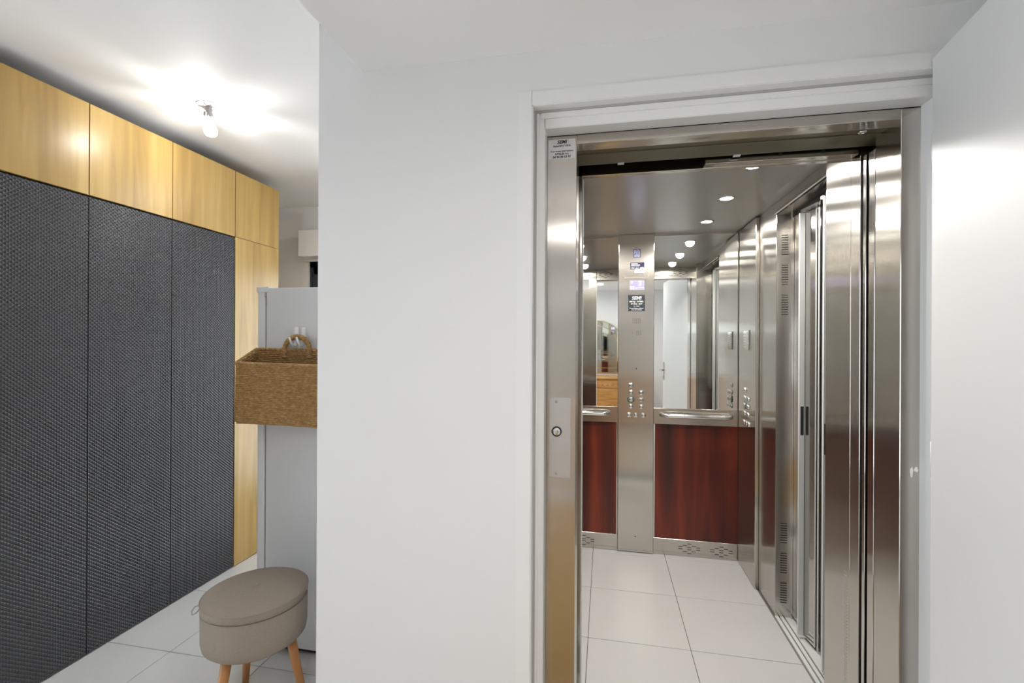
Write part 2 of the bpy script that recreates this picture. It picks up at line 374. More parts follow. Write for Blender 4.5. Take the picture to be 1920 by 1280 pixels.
# ================================================================== LANDING FRAME (steel)
lf = tag(empty('landing_door_frame', (.36, YS, 0)), 'brushed steel lift door frame set in the white doorway', 'door frame')
SX0, SX1 = -.092, .813
post = box('post', -.1865, SX0, YS, 1.627, 0, 2.0605, 'steel', lf, .0015)
tag(box('post', SX1, .903, YS, 1.627, 0, 2.0605, 'steel', lf, .0015), 'right hand steel post beside the open white door')
box('header', SX0, SX1, YS, 1.556, 2.031, 2.0605, 'steel', lf, .001)
box('header_track', SX0-.09, SX1+.09, 1.556, 1.592, 2.034, 2.10, 'olive', lf)
box('header_track', SX0-.09, SX1+.09, 1.594, 1.690, 2.031, 2.10, 'olive', lf, .002)
for x in (.04, .42): box('track_clip', x, x+.022, 1.682, 1.694, 2.027, 2.031, 'alu', lf)
box('door_edge', -.30, SX0-.004, 1.634, 1.664, 0, 2.03, 'steelp', lf, .001)
box('door_edge', -.30, SX0-.008, 1.670, 1.690, 0, 2.03, 'steelp', lf, .001)
box('door_edge', SX1+.006, 1.03, 1.642, 1.676, 0, 2.005, 'steelp', lf, .001)
box('door_edge', SX1+.002, 1.03, 1.684, 1.700, 0, 2.005, 'steelp', lf, .001)
box('sill', SX0, SX1, YS, 1.70, -.012, .0, 'alu', lf)
# round rubber buffer and screw in the top right corner
lathe('screw', [(0, 0), (.012, 0), (.012, -.002), (.009, -.004), (.006, -.004), (.005, -.002), (0, -.002)], 'chrome', lf, (.752, 1.575, 2.033), seg=16)
cp = box('call_panel', -.176, -.107, YS-.0035, YS, .965, 1.222, 'satin', lf, .001)
# small triangle button
bt = lathe('call_button', [(0, .0075), (.010, .0075), (.0125, .006), (.013, 0)], 'chrome', cp, (-.1515, YS-.0035, 1.113), rot=(PI/2, 0, 0), seg=24)
lathe('button_ring', [(.0130, 0), (.0130, .004), (.0160, .004), (.0160, 0)], 'ink', cp, (-.1515, YS-.0035, 1.113), rot=(PI/2, 0, 0), seg=24)
tri = [(-.1515-.0058, 1.1165), (-.1515+.0058, 1.1165), (-.1515, 1.107)]
tin = [(-.1515-.0036, 1.1152), (-.1515+.0036, 1.1152), (-.1515, 1.1093)]
bm = bmesh.new()
A = [bm.verts.new((x, YS-.0115, z)) for x, z in tri]; B = [bm.verts.new((x, YS-.0115, z)) for x, z in tin]
for i in range(3): bm.faces.new((A[i], A[(i+1) % 3], B[(i+1) % 3], B[i]))
link('arrow_mark', bm_mesh(bm, 'arrow_mark'), 'socket', cp, (0, 0, 0))
for z in (.978, 1.209): lathe('screw', [(0, .0012), (.0045, .0012), (.005, 0)], 'socket', cp, (-.1525, YS-.0035, z), rot=(PI/2, 0, 0), seg=12)
st = box('service_sticker', -.183, -.0965, YS-.0012, YS, 1.987, 2.0495, 'paper', lf)
SXC = -.1395
text('sticker_text', 'SEMI', .0155, 'ink', (SXC, YS-.0016, 2.0405), st, bold=.0004, shear=.25)
text('sticker_text', 'Appareil n° 5516', .0082, 'ink', (SXC, YS-.0016, 2.0285), st, bold=.0002)
text('sticker_text', 'Pour toute intervention', .0076, 'ink', (SXC, YS-.0016, 2.0115), st, bold=.0001)
text('sticker_text', 'APPELER AU', .0082, 'ink', (SXC, YS-.0016, 2.0025), st, bold=.0002)
text('sticker_text', '04 94 08 53 97', .0095, 'ink', (SXC, YS-.0016, 1.9930), st, bold=.0003)

def blob(cx, cz, rx, rz, seed):
    r_ = random.Random(seed)
    return [(cx+rx*math.cos(2*PI*k/14)*r_.uniform(.55, 1), cz+rz*math.sin(2*PI*k/14)*r_.uniform(.55, 1)) for k in range(14)]
rpost = C.objects['post.001']
prism('paint_scuff', blob(.842, 1.040, .005, .020, 1), 'y', YS-.0006, YS+.0002, 'plastic', rpost, (.842, YS, 1.04))
prism('paint_scuff', blob(.853, 1.048, .006, .010, 2), 'y', YS-.0006, YS+.0002, 'plastic', rpost, (.853, YS, 1.048))
# ================================================================== LIFT CAR
B = 3.228; CX0, CX1 = -.455, .858; CF = 1.742; ZC = 2.118
car = tag(empty('elevator_car', (.2, 2.5, 0)), 'steel lift car with mirrors, mahogany panels and pale tiled floor', 'elevator')
box('floor_plate', CX0-.02, .99, 1.705, B+.02, -.06, -.0085, 'grout', car)
lay(car, CX0, CX1-.001, CF, B, -.0735, 2.243, z=-.0042)
box('car_sill', SX0-.05, SX1+.1, 1.703, CF-.002, -.0085, 0, 'alu', car)
box('ceiling_panel', CX0-.02, CX1+.02, CF, B+.02, ZC, ZC+.03, 'carceil', car)
# back wall: left bay, control column, right bay
wood_l = box('wood_panel', CX0, .085, B, B+.02, .107, .860, 'darkred', car)
wood_r = box('wood_panel', .318, CX1, B, B+.02, .107, .860, 'darkred', car)
box('edge_strip', .318, .326, B-.002, B+.0, .107, .860, 'alu', car)
box('edge_strip', .838, .847, B-.002, B+.0, .107, .860, 'steel', car)
box('edge_strip', .077, .085, B-.002, B+.0, .107, .860, 'steel', car)
kick_l = box('kick_plate', CX0, .0855, B-.008, B+.02, 0, .107, 'steel', car, .0012)
kick_r = box('kick_plate', .3175, CX1, B-.008, B+.02, 0, .107, 'steel', car, .0012)
box('rail_plate', CX0, .0855, B-.006, B+.02, .860, .965, 'steel', car, .0012)
box('rail_plate', .3175, CX1, B-.006, B+.02, .860, .965, 'steel', car, .0012)
tag(box('mirror', CX0, .085, B-.002, B+.02, .965, 2.102, 'mirror', car), 'narrow left mirror partly hidden by the door post')
tag(box('mirror', .318, CX1-.002, B-.002, B+.02, .965, 2.102, 'mirror', car), 'wide right mirror showing the open white door')
box('top_strip', CX0, .085, B-.008, B+.02, 2.102, ZC, 'steel', car)
box('top_strip', .318, CX1, B-.008, B+.02, 2.102, ZC, 'steel', car)
def handrail(x0, x1, z):
    yo = B-.062; pts = []
    for k in range(7): a = k/6*PI/2; pts.append((x0+.045-.045*math.cos(a), (yo+.045)-.045*math.sin(a), z))
    pts = [(x0, B-.004, z)]+pts
    for k in range(7): a = k/6*PI/2; pts.append((x1-.045+.045*math.sin(a), (yo+.045)-.045*math.cos(a), z))
    pts.append((x1, B-.004, z))
    h = tube('handrail', pts, .0155, 'chrome', car, 14, loc=((x0+x1)/2, B-.03, z))
handrail(.368, .790, .924); handrail(-.40, .022, .924)
# diamond vent slots
slot = None
SLOTS = [(-.055, .007), (-.055, -.007), (-.0275, .017), (-.0275, -.022), (0, .029), (0, .006), (0, -.008), (0, -.034), (.0275, .017), (.0275, -.020), (.055, .007), (.055, -.007)]
bm = bmesh.new(); bm_box(bm, -.0125, .0125, -.0008, .0008, -.0017, .0017); slot_me = bm_mesh(bm, 'vent_slot'); slot_me.materials.append(M['void'])
def vent(parent, x, y, z):
    for dx, dz in SLOTS: link('vent_slot', slot_me, None, parent, (x+dx, y, z+dz))
vent(kick_r, .545, B-.0083, .054); vent(kick_r, .741, B-.0083, .052); vent(kick_l, -.135, B-.0083, .052)
# control column
cop = box('control_panel', .0865, .3165, B-.018, B+.015, .004, ZC, 'steel', car, .003, 2)
YC = B-.018
def disc(name, x, z, r, h, m, parent, seg=20, y=None):
    return lathe(name, [(0, h), (r*.86, h), (r, h*.6), (r, 0)], m, parent, (x, y if y else YC, z), rot=(PI/2, 0, 0), seg=seg)
dotm = None
def dots(pts, r):
    global dotm
    for x, z in pts:
        if dotm is None:
            o = disc('speaker_hole', x, z, .0028, .0006, 'void', cop, 8); dotm = o
        else:
            c = copy_part(dotm, cop, (x, YC, z)); c.scale = (r/.0028,)*2+(1,)
dots([(.203, 2.029), (.204, 1.224), (.202, .107)], .0042)
dots([(.181+.0112*i, 1.554-.0125*j) for i in range(5) for j in range(3)], .0026)
dots([(.206+.012*i, 1.472-.0105*j) for i in range(3) for j in range(3)]+[(.178, 1.462)], .0024)
pk = box('pictogram_sticker', .1815, .2265, YC-.001, YC, 1.963, 2.019, 'navy', cop)
box('pictogram_face', .1845, .2235, YC-.0014, YC, 1.966, 2.016, 'pict', pk)
tube('ear_mark', [(.196, YC-.0016, 2.004), (.201, YC-.0016, 2.010), (.209, YC-.0016, 2.010), (.213, YC-.0016, 2.003), (.211, YC-.0016, 1.995), (.206, YC-.0016, 1.989), (.205, YC-.0016, 1.982)], .0013, 'navy', pk, 6)
text('letter', 'T', .014, 'navy', (.2165, YC-.0016, 1.984), pk)
tube('slash_mark', [(.187, YC-.0016, 1.982), (.199, YC-.0016, 1.992)], .0022, 'navy', pk, 6)
tube('slash_mark', [(.218, YC-.0016, 2.010), (.223, YC-.0016, 2.015)], .0024, 'navy', pk, 6)
ad = box('notice_sticker', .162, .252, YC-.0010, YC, 1.886, 1.931, 'navy', cop)
box('notice_paper', .190, .252, YC-.0012, YC, 1.860, 1.887, 'paper', ad)
boxes('notice_paper', [(.224, .250, YC-.0016, YC-.0009, 1.884, 1.896), (.232, .246, YC-.0016, YC-.0009, 1.895, 1.899)], 'paper', ad, (.236, YC, 1.89))
boxes('print_line', [(.168, .168+.041, YC-.0018, YC-.0009, 1.9195, 1.9255), (.168, .175, YC-.0018, YC-.0009, 1.909, 1.9165), (.177, .193, YC-.0018, YC-.0009, 1.909, 1.9165), (.195, .224, YC-.0018, YC-.0009, 1.909, 1.9165),
      (.168, .192, YC-.0018, YC-.0009, 1.899, 1.902), (.196, .219, YC-.0018, YC-.0009, 1.899, 1.902), (.168, .188, YC-.0018, YC-.0009, 1.891, 1.8935), (.194, .217, YC-.0018, YC-.0009, 1.891, 1.8935)], 'whiteink', ad, (.2, YC, 1.9))
ds = box('floor_display', .158, .253, YC-.0012, YC, 1.748, 1.811, 'socket', cop)
box('display_screen', .161, .250, YC-.0018, YC, 1.751, 1.808, 'lilac', ds)
bm = bmesh.new(); bm.faces.new([bm.verts.new(p) for p in ((.166, YC-.0022, 1.803), (.172, YC-.0022, 1.788), (.178, YC-.0022, 1.803))][::1]); bm.faces.ensure_lookup_table()
link('down_arrow', bm_mesh(bm, 'down_arrow'), 'dispw', ds)
text('floor_number', '3', .043, 'dispw', (.224, YC-.0022, 1.789), ds, bold=.0012)
boxes('display_line', [(.163, .190, YC-.0022, YC-.0016, 1.768, 1.772), (.164, .170, YC-.0022, YC-.0016, 1.755, 1.763), (.173, .188, YC-.0022, YC-.0016, 1.755, 1.765), (.197, .205, YC-.0022, YC-.0016, 1.757, 1.763), (.208, .248, YC-.0022, YC-.0016, 1.760, 1.763)], 'dispw', ds, (.2, YC, 1.76))
pl = box('capacity_plate', .149, .257, YC-.0012, YC, 1.606, 1.715, 'plate', cop)
PXC = .203
text('plate_text', 'SEMI', .030, 'whiteink', (PXC, YC-.0016, 1.692), pl, bold=.0012, shear=.12, sx=1.05)
boxes('logo_stripe', [(.165, .243, YC-.0026, YC-.0019, z, z+.0012) for z in (1.684, 1.689, 1.694, 1.699)], 'plate', pl, (.2, YC, 1.69))
text('plate_text', '800 Kg - 10 PERS.', .0125, 'whiteink', (PXC, YC-.0016, 1.6705), pl, bold=.0003)
text('plate_text', 'N° 5516 - 2017', .0115, 'whiteink', (PXC, YC-.0016, 1.6545), pl, bold=.0003)
text('plate_text', 'CE  0062', .0105, 'whiteink', (PXC, YC-.0016, 1.639), pl)
text('plate_text', "En cas d'urgence, appuyez", .0085, 'whiteink', (PXC, YC-.0016, 1.6265), pl, bold=.0002)
text('plate_text', '3 sec. sur le bouton', .0085, 'whiteink', (PXC, YC-.0016, 1.6155), pl, bold=.0002)
boxes('card_slot_outline', [(.125, .127, YC-.0008, YC, 1.832, 1.858), (.280, .282, YC-.0008, YC, 1.832, 1.862), (.125, .282, YC-.0008, YC, 1.830, 1.832)], 'socket', cop, (.2, YC, 1.84))
BT = [(.168, 1.113, '3D'), (.169, 1.066, ''), (.235, 1.064, '3A'), (.169, 1.020, '1'), (.235, 1.018, '2'), (.169, .974, ''), (.236, .972, ''), (.157, .916, ''), (.201, .916, ''), (.250, .916, '')]
bproto = None
for i, (x, z, s) in enumerate(BT):
    if i == 3: lathe('button_collar', [(.0165, 0), (.0165, .004), (.024, .004), (.024, 0)], 'green', cop, (x, YC, z), rot=(PI/2, 0, 0), seg=24)
    b_ = disc('floor_button', x, z, .0165, .006, 'chrome', cop, 24)
    f_ = None
    if s:
        t_ = text('button_mark', s, .015, 'ink', (x, YC-.0064, z), cop, bold=.0003); t_.name = 'button_mark'
    # raised braille bar above each button
    box('braille_bar', x-.008, x+.008, YC-.0015, YC, z+.0185, z+.0215, 'chrome', cop)
# left car wall, front walls and header
box('side_wall', CX0-.02, CX0, CF, B, 0, ZC, 'steel', car)
fw_l = box('front_wall', CX0-.02, SX0+.006, CF, 1.768, 0, ZC, 'steel', car, .001)
box('inspection_sticker', -.33, -.16, 1.768, 1.7695, 1.93, 2.02, 'paper', fw_l)
hd = box('car_header', SX0, SX1+.01, CF, 1.768, 2.012, ZC, 'steel', car, .001)
for x in (.0, .70):
    for dx, dz in SLOTS: link('vent_slot', slot_me, None, hd, (x+dx, 1.7684, 2.067+dz))
hs = box('door_bumper_strip', .335, SX1-.01, 1.704, CF, 2.014, 2.040, 'steel', car, .001)
for x in (.435, .565, .695): box('bumper_clip', x, x+.010, 1.7025, 1.7045, 2.024, 2.035, 'black', hs)
box('light_curtain', SX0+.0065, SX0+.0105, 1.744, 1.766, 0.0, 2.0, 'alu', car)
# right side: near return, side entrance, far wall and second control column
box('return_panel', SX1, .905, 1.713, 1.772, 0, ZC, 'steel', car, .001)
nr = box('return_panel', SX1, .992, 1.7725, 1.953, 0, ZC, 'steel', car, .001)
bm = bmesh.new()
for i in range(46):
    for j in range(3):
        z = .12+i*.011; y = 1.79+j*.007
        bm_box(bm, -.0004, .0004, y-1.79-.0015, y-1.79+.0015, z-.4-.0025, z-.4+.0025)
tag(link('vent_perforation', bm_mesh(bm, 'vent_perforation'), 'socket', nr, (SX1-.0003, 1.79, .4)), kind='stuff')
box('side_header', CX1, .99, 1.953, 2.61, 2.061, ZC, 'steel', car, .001)
prism('header_lip', [(CX1-.004, 2.062), (CX1+.0, 2.078), (CX1-.0005, 2.079), (CX1-.012, 2.060), (CX1-.008, 2.056), (CX1+.01, 2.0605)], 'y', 1.953, 2.61, 'steelp', car, (CX1, 2.28, 2.07))
sw = box('side_wall', CX1, .99, 2.61, B, 0, ZC, 'steel', car, .0012)
tag(sw, 'far side wall beside the folding doors')
bm = bmesh.new(); bm_box(bm, -.015, .015, -.0008, .0008, -.0019, .0019); louv = bm_mesh(bm, 'louvre_slot'); louv.materials.append(M['void'])
for z1 in (1.950, 1.797, 1.644, .479, .326, .174):
    for k in range(9): link('louvre_slot', louv, None, sw, (.898, 2.6094, z1-k*.01225))
box('jamb_trim', .930, .937, 2.60, 2.612, 0, 2.061, 'steelp', car)
cop2 = box('side_control_panel', .838, CX1, 2.872, 3.208, 0, ZC-.004, 'steel', car, .004, 2)
tag(cop2, 'second control column seen edge-on with raised buttons')
X2 = .838
for (yy, zz, s) in [(3.068, 1.113, 0), (3.068, 1.066, 0), (3.000, 1.064, 0), (3.068, 1.020, 1), (3.000, 1.018, 0), (3.068, .974, 0), (3.0, .972, 0), (3.08, .916, 0), (3.034, .916, 0), (2.988, .916, 0)]:
    if s: lathe('button_collar', [(.0165, 0), (.0165, .006), (.024, .006), (.024, 0)], 'green', cop2, (X2, yy, zz), rot=(0, -PI/2, 0), seg=20)
    lathe('floor_button', [(0, .009), (.0145, .009), (.0165, .006), (.0165, 0)], 'chrome', cop2, (X2, yy, zz), rot=(0, -PI/2, 0), seg=20)
box('side_display', X2-.006, X2, 2.985, 3.09, 1.355, 1.475, 'steelp', cop2, .002)
for k in range(6): box('display_rib', X2-.011, X2-.005, 3.0, 3.075, 1.372+k*.0165, 1.379+k*.0165, 'chrome', cop2, .001)
# sill of the side entrance
box('side_sill', CX1, .874, 1.953, 2.61, -.008, .004, 'alu', car)
box('side_sill', .882, .897, 1.953, 2.61, -.008, .003, 'alu', car)
box('side_sill', .905, .99, 1.953, 2.61, -.008, .002, 'alu', car)
# folding side doors: leaves in a shallow zigzag, seen from above as a polyline
def leafpanel(name, p, q, th, z0, z1, m, side=1):
    p, q = Vector(p), Vector(q); d = (q-p).normalized(); n = Vector((d.y, -d.x))*side
    # n points to +x side
    if n.x < 0: n = -n
    a, b2, c, d2 = p, q, q+n*th, p+n*th
    return prism(name, [tuple(a), tuple(b2), tuple(c), tuple(d2)], 'z', z0, z1, m, car, ((p.x+q.x)/2, (p.y+q.y)/2, (z0+z1)/2))
fd1 = leafpanel('folding_door_leaf', (.938, 2.603), (.938, 2.452), .014, .018, 2.04, 'steelp')
e1 = leafpanel('door_edge_strip', (.902, 2.446), (.925, 2.446), .012, .018, 2.015, 'alu')
fd2 = leafpanel('folding_door_leaf', (.925, 2.444), (.9375, 2.352), .014, .018, 2.02, 'steelp')
e2 = leafpanel('door_edge_strip', (.9365, 2.350), (.9415, 2.349), .008, .018, 2.02, 'alu')
fd3 = leafpanel('folding_door_leaf', (.952, 2.336), (.927, 2.206), .014, .012, 2.02, 'steelp')
e4 = leafpanel('door_edge_strip', (.9425, 2.338), (.9465, 2.338), .008, .012, 2.02, 'alu')
e3 = leafpanel('door_edge_strip', (.904, 2.200), (.922, 2.200), .012, .012, 2.02, 'alu')
fd4 = leafpanel('folding_door_leaf', (.925, 2.192), (.945, 1.965), .014, .012, 2.02, 'steelp')
box('grip_recess', .908, .921, 2.4325, 2.436, .965, 1.10, 'black', car)
box('grip_recess', .907, .915, 2.1865, 2.190, .93, 1.06, 'black', car)
prism('door_arm', [(.905, 2.435), (.918, 2.43), (.945, 2.30), (.915, 2.215), (.905, 2.225), (.925, 2.30)], 'z', 2.018, 2.030, 'steelp', car, (.92, 2.33, 2.024))
box('door_track', .945, .985, 1.955, 2.608, 2.035, 2.061, 'black', car)
box('side_backing', .975, .99, 1.953, 2.61, 0, 2.061, 'steel', car)
# ceiling spots
def spot(x, y):
    lathe('ceiling_spot', [(.031, 0), (.031, -.003), (.039, -.003), (.041, 0)], 'chrome', car, (x, y, ZC))
    s_ = C.objects
    lathe('spot_lens', [(0, -.0012), (.031, -.0012), (.031, 0), (0, 0)], 'led', car, (x, y, ZC))
    l = bpy.data.lights.new('spot_lamp', 'SPOT'); l.energy = 21; l.color = (1, .965, .91); l.spot_size = math.radians(172); l.spot_blend = .35; l.shadow_soft_size = .03
    o = bpy.data.objects.new('spot_lamp', l); C.objects.link(o); o.parent = car; o.location = Vector((x, y, ZC-.006))-org(car)
for x in (.588, -.19):
    for y in (2.05, 2.485, 2.945): spot(x, y)

# ================================================================== KITCHEN
XC = -2.245; ZT = 2.446; ZD = 2.038
EDG = [1.251, 1.660, 2.066, 2.492, 2.885]
def embossed(w, h):
    """door sheet with rows of small staggered pyramids; local x = out of the door (towards +x), y along, z up"""
    bm = bmesh.new(); pw, ph, hh = .0185, .0165, .0030
    nx = int(w/pw); nz = int(h/ph); pw = w/nx; ph = h/nz
    for r in range(2*nz+1):
        off = (r % 2)*.5
        for c in range(nx+(0 if r % 2 else 1)):
            y = (c+off)*pw-w/2; z = r*ph/2-h/2
            L_, R_, U_, D_ = max(y-pw/2, -w/2), min(y+pw/2, w/2), min(z+ph/2, h/2), max(z-ph/2, -h/2)
            ap = bm.verts.new((hh, y, z)); l_, r_, u_, d_ = [bm.verts.new(p) for p in ((0, L_, z), (0, R_, z), (0, y, U_), (0, y, D_))]
            for a, b in ((r_, u_), (u_, l_), (l_, d_), (d_, r_)):
                try:
                    f = bm.faces.new((ap, a, b))
                except ValueError: pass
    me = bpy.data.meshes.new('embossed_door'); 
    bm_box(bm, -.018, 0, -w/2, w/2, -h/2, h/2)
    bmesh.ops.recalc_face_normals(bm, faces=[f for f in bm.faces if len(f.verts) == 4])
    for f in bm.faces:
        if len(f.verts) == 3:
            f.normal_update()
            if f.normal.x < 0: f.normal_flip()
    bm.to_mesh(me); bm.free(); me.materials.append(M['dark'])
    return me
emb = {}
names = ['tall pantry cabinet with embossed charcoal door, cut by the left frame edge', 'tall pantry cabinet with embossed charcoal door, leftmost in view', 'tall pantry cabinet with embossed charcoal door, second from left', 'tall pantry cabinet with embossed charcoal door, next to the oak column', 'narrow all-oak end cabinet behind the fridge']
names = names[1:]
for i in range(4):
    y0, y1 = EDG[i], EDG[i+1]; g = .0022
    cab = tag(empty('tall_cabinet', (XC, (y0+y1)/2, 0)), names[i], 'cabinet', 'tall pantry cabinets along the kitchen wall')
    box('body', -2.84, XC-.0225, y0+.0005, y1-.0005, 0, ZT-.002, 'oak' if i == 3 else 'darkgap', cab)
    box('upper_door', XC-.0205, XC, y0+g, y1-g, ZD+.003, ZT, 'oak', cab, .0008)
    if i == 0: box('end_panel', -2.84, XC, y0-.018, y0-.0005, 0, ZT, 'oak', cab, .0008)
    if i < 3:
        w, h = round(y1-y0-2*g, 3), ZD-.006-.006
        if w not in emb: emb[w] = embossed(w, h)
        link('door', emb[w], None, cab, (XC-.0035, (y0+y1)/2, (ZD-.006+.006)/2))
    else:
        box('door', XC-.0205, XC, y0+g, y1-g, .004, ZD, 'oak', cab, .0008)

# fridge
FY = 1.861
fr = tag(empty('fridge', (-1.25, 2.15, 0)), 'tall pale grey fridge seen from its side, basket hung on it', 'fridge')
box('body', -1.512, -.97, FY, 2.44, .022, 1.638, 'fridge', fr, .004, 2)
box('door', -1.555, -1.518, FY-.002, 2.442, .045, 1.640, 'fridged', fr, .006, 3)
box('hinge_cover', -1.56, -1.50, FY-.004, FY+.06, 1.618, 1.645, 'fridged', fr, .004, 2)
box('hinge', -1.519, -1.511, FY-.003, FY+.04, 1.600, 1.634, 'socket', fr)
boxes('plinth', [(-1.49, -.98, FY+.02, 2.42, .0, .024)], 'black', fr, (-1.25, 2.15, .02))
for z in (.30, 1.345): lathe('screw', [(0, .001), (.004, .001), (.0045, 0)], 'socket', fr, (-1.536, FY-.002, z), rot=(PI/2, 0, 0), seg=10)
# hooks
for x, lab in ((-1.354, 'white adhesive wall hook on the fridge, left of the pair'), (-1.319, 'white adhesive wall hook on the fridge, right of the pair')):
    hk = tag(empty('adhesive_hook', (x, FY, 1.40)), lab, 'hook', 'hooks holding the basket')
    box('back_plate', x-.011, x+.011, FY-.005, FY-.0005, 1.395, 1.462, 'hook', hk, .004, 2)
    tube('hook_arm', [(x, FY-.004, 1.425), (x, FY-.008, 1.395), (x+.004, FY-.018, 1.378), (x+.008, FY-.033, 1.376), (x+.004, FY-.046, 1.392), (x-.002, FY-.050, 1.415)], [.005, .006, .006, .006, .005, .004], 'hook', hk, 8)

# woven basket
bk = tag(empty('woven_basket', (-1.34, FY-.07, 1.05)), 'rectangular woven seagrass basket hanging on the side of the fridge', 'basket')
def weave(bm, A, Bq, Cq, D, n, amp=.0085, row=.0085, per=.026, seed=0):
    """A-B bottom edge, D-C top edge; displaced along n"""
    A, Bq, Cq, D, n = map(Vector, (A, Bq, Cq, D, n)); W_ = (Bq-A).length; H_ = max((D-A).length, (Cq-Bq).length)
    rows = max(2, int(H_/row)); nu = max(8, int(W_/per*6)); nv = rows*4
    rng = random.Random(seed); jit = [rng.uniform(-.35, .35) for _ in range(rows+1)]; am = [rng.uniform(.8, 1.25) for _ in range(rows+1)]
    g = []
    for j in range(nv+1):
        v = j/nv; r = min(int(v*rows), rows-1); fr_ = v*rows-r; L_ = []
        for i in range(nu+1):
            u_ = i/nu
            p = A.lerp(Bq, u_).lerp(D.lerp(Cq, u_), v)
            s = math.sin(PI*fr_)*(.62+.38*math.cos(2*PI*u_*W_/per+PI*r+jit[r]))*am[r]
            edge = min(1, min(u_, 1-u_)*W_/.006)
            L_.append(bm.verts.new(p+n*amp*s*edge+Vector((0, 0, .0012*math.sin(u_*W_*60+r)))))
        g.append(L_)
    for j in range(nv):
        for i in range(nu): bm.faces.new((g[j][i], g[j][i+1], g[j+1][i+1], g[j+1][i]))
bx0, bx1, by0, by1 = -1.550, -1.125, 1.722, FY-.019
zt_f, zt_b, zb_f, zb_b = 1.303, 1.362, 1.052, 1.060
BO = Vector((-1.34, FY-.07, 1.05))
def bp(x, y, z): return Vector((x, y, z))-BO
fl_b, fr_b, bl_b, br_b = bp(bx0, by0, zb_f), bp(bx1, by0, zb_f-.012), bp(bx0, by1, zb_b), bp(bx1, by1, zb_b-.012)
fl_t, fr_t, bl_t, br_t = bp(bx0+.004, by0, zt_f), bp(bx1, by0, zt_f-.006), bp(bx0+.004, by1, zt_b), bp(bx1, by1, zt_b-.006)
for nm, q, n in (('front_side', (fl_b, fr_b, fr_t, fl_t), (0, -1, 0)), ('end_side', (bl_b, fl_b, fl_t, bl_t), (-1, 0, 0)), ('end_side', (fr_b, br_b, br_t, fr_t), (1, 0, 0)), ('back_side', (bl_b, br_b, br_t, bl_t), (0, -1, 0))):
    bm = bmesh.new(); weave(bm, *q, n, seed=hash(nm) % 97 if False else len(nm))
    # inner face of the woven wall, about 6 mm inside
    off = Vector(n)*-.006 if nm != 'back_side' else Vector((0, .006, 0))
    weave(bm, *[p+off for p in q], [-c for c in n], seed=3)
    link(nm, bm_mesh(bm, nm, True), 'grass', bk, BO)
bm = bmesh.new(); bm_box(bm, bx0+.004-BO.x, bx1-.004-BO.x, by0+.004-BO.y, by1-BO.y, zb_f-.008-BO.z, zb_f+.004-BO.z); link('base', bm_mesh(bm, 'base'), 'grass', bk, BO)
def rope(name, pts, r, closed=False, twist=.016, parent=bk):
    pts = [Vector(p) for p in pts]; P = []
    n = len(pts); rng = range(n if closed else n-1)
    for i in rng:
        a, b = pts[i], pts[(i+1) % n]; k = max(1, int((b-a).length/.003))
        for s in range(k): P.append(a.lerp(b, s/k))
    if not closed: P.append(pts[-1])
    bm = bmesh.new(); L_ = 0; rad = []
    for i, p in enumerate(P): rad.append(r*(1+.17*math.sin(2*PI*i*.003/twist*1.0)))
    tube_bm(bm, P, rad, 10, closed)
    return link(name, bm_mesh(bm, name, True), 'grass', parent, BO)
rope('rim', [fl_t, fr_t, br_t, bl_t], .0058, True, .011)
hc = bp(-1.336, FY-.024, 1.352); arc = []
for k in range(25):
    a = PI*k/24; arc.append(hc+Vector((.063*math.cos(a), -.010*math.sin(a)*0, .066*math.sin(a))))
rope('handle', [arc[0]-Vector((0, 0, .03))]+arc+[arc[-1]-Vector((0, 0, .03))], .0105, False, .009)

# round storage stool
SCX, SCY = -1.298, 1.552
so = tag(empty('storage_stool', (SCX, SCY, 0)), 'round taupe fabric storage stool with lid and wooden legs', 'stool')
R_ = .181
lathe('body', [(0, .272), (R_-.05, .272), (R_-.018, .278), (R_-.006, .290), (R_-.002, .310), (R_-.001, .417), (R_-.008, .419), (0, .419)], 'fabric', so, (SCX, SCY, 0), seg=64)
lid = lathe('lid', [(0, .421), (R_-.004, .421), (R_, .424), (R_+.001, .446), (R_-.002, .451), (R_-.010, .456), (R_-.04, .464), (R_-.09, .471), (.05, .4735), (.018, .4725), (0, .470)], 'fabric', so, (SCX, SCY, 0), seg=64)
lathe('button', [(0, .4765), (.008, .4755), (.012, .4735), (.013, .470)], 'fabric', lid, (SCX, SCY, 0), seg=20)
tube('piping', [(SCX+R_*math.cos(2*PI*i/64), SCY+R_*math.sin(2*PI*i/64), .449) for i in range(64)], .0022, 'fabric', lid, 6, True, (SCX, SCY, .449))
pa = math.radians(218); px, py = SCX+(R_+.002)*math.cos(pa), SCY+(R_+.002)*math.sin(pa); ox, oy = math.cos(pa), math.sin(pa)
tube('pull_loop', [(px-.004*ox, py-.004*oy, .438), (px+.012*ox, py+.012*oy, .437), (px+.022*ox, py+.022*oy, .422), (px+.020*ox, py+.020*oy, .408), (px+.008*ox, py+.008*oy, .412), (px-.004*ox, py-.004*oy, .428)], .0028, 'socket', lid, 6)
LEGA = (22, 142, 262)
for a in LEGA:
    a = math.radians(a); dx, dy = math.cos(a), math.sin(a)
    tube('leg', [(SCX+.118*dx, SCY+.118*dy, .285), (SCX+.175*dx, SCY+.175*dy, .0)], [.019, .0125], 'legw', so, 14, loc=(SCX+.14*dx, SCY+.14*dy, .14))

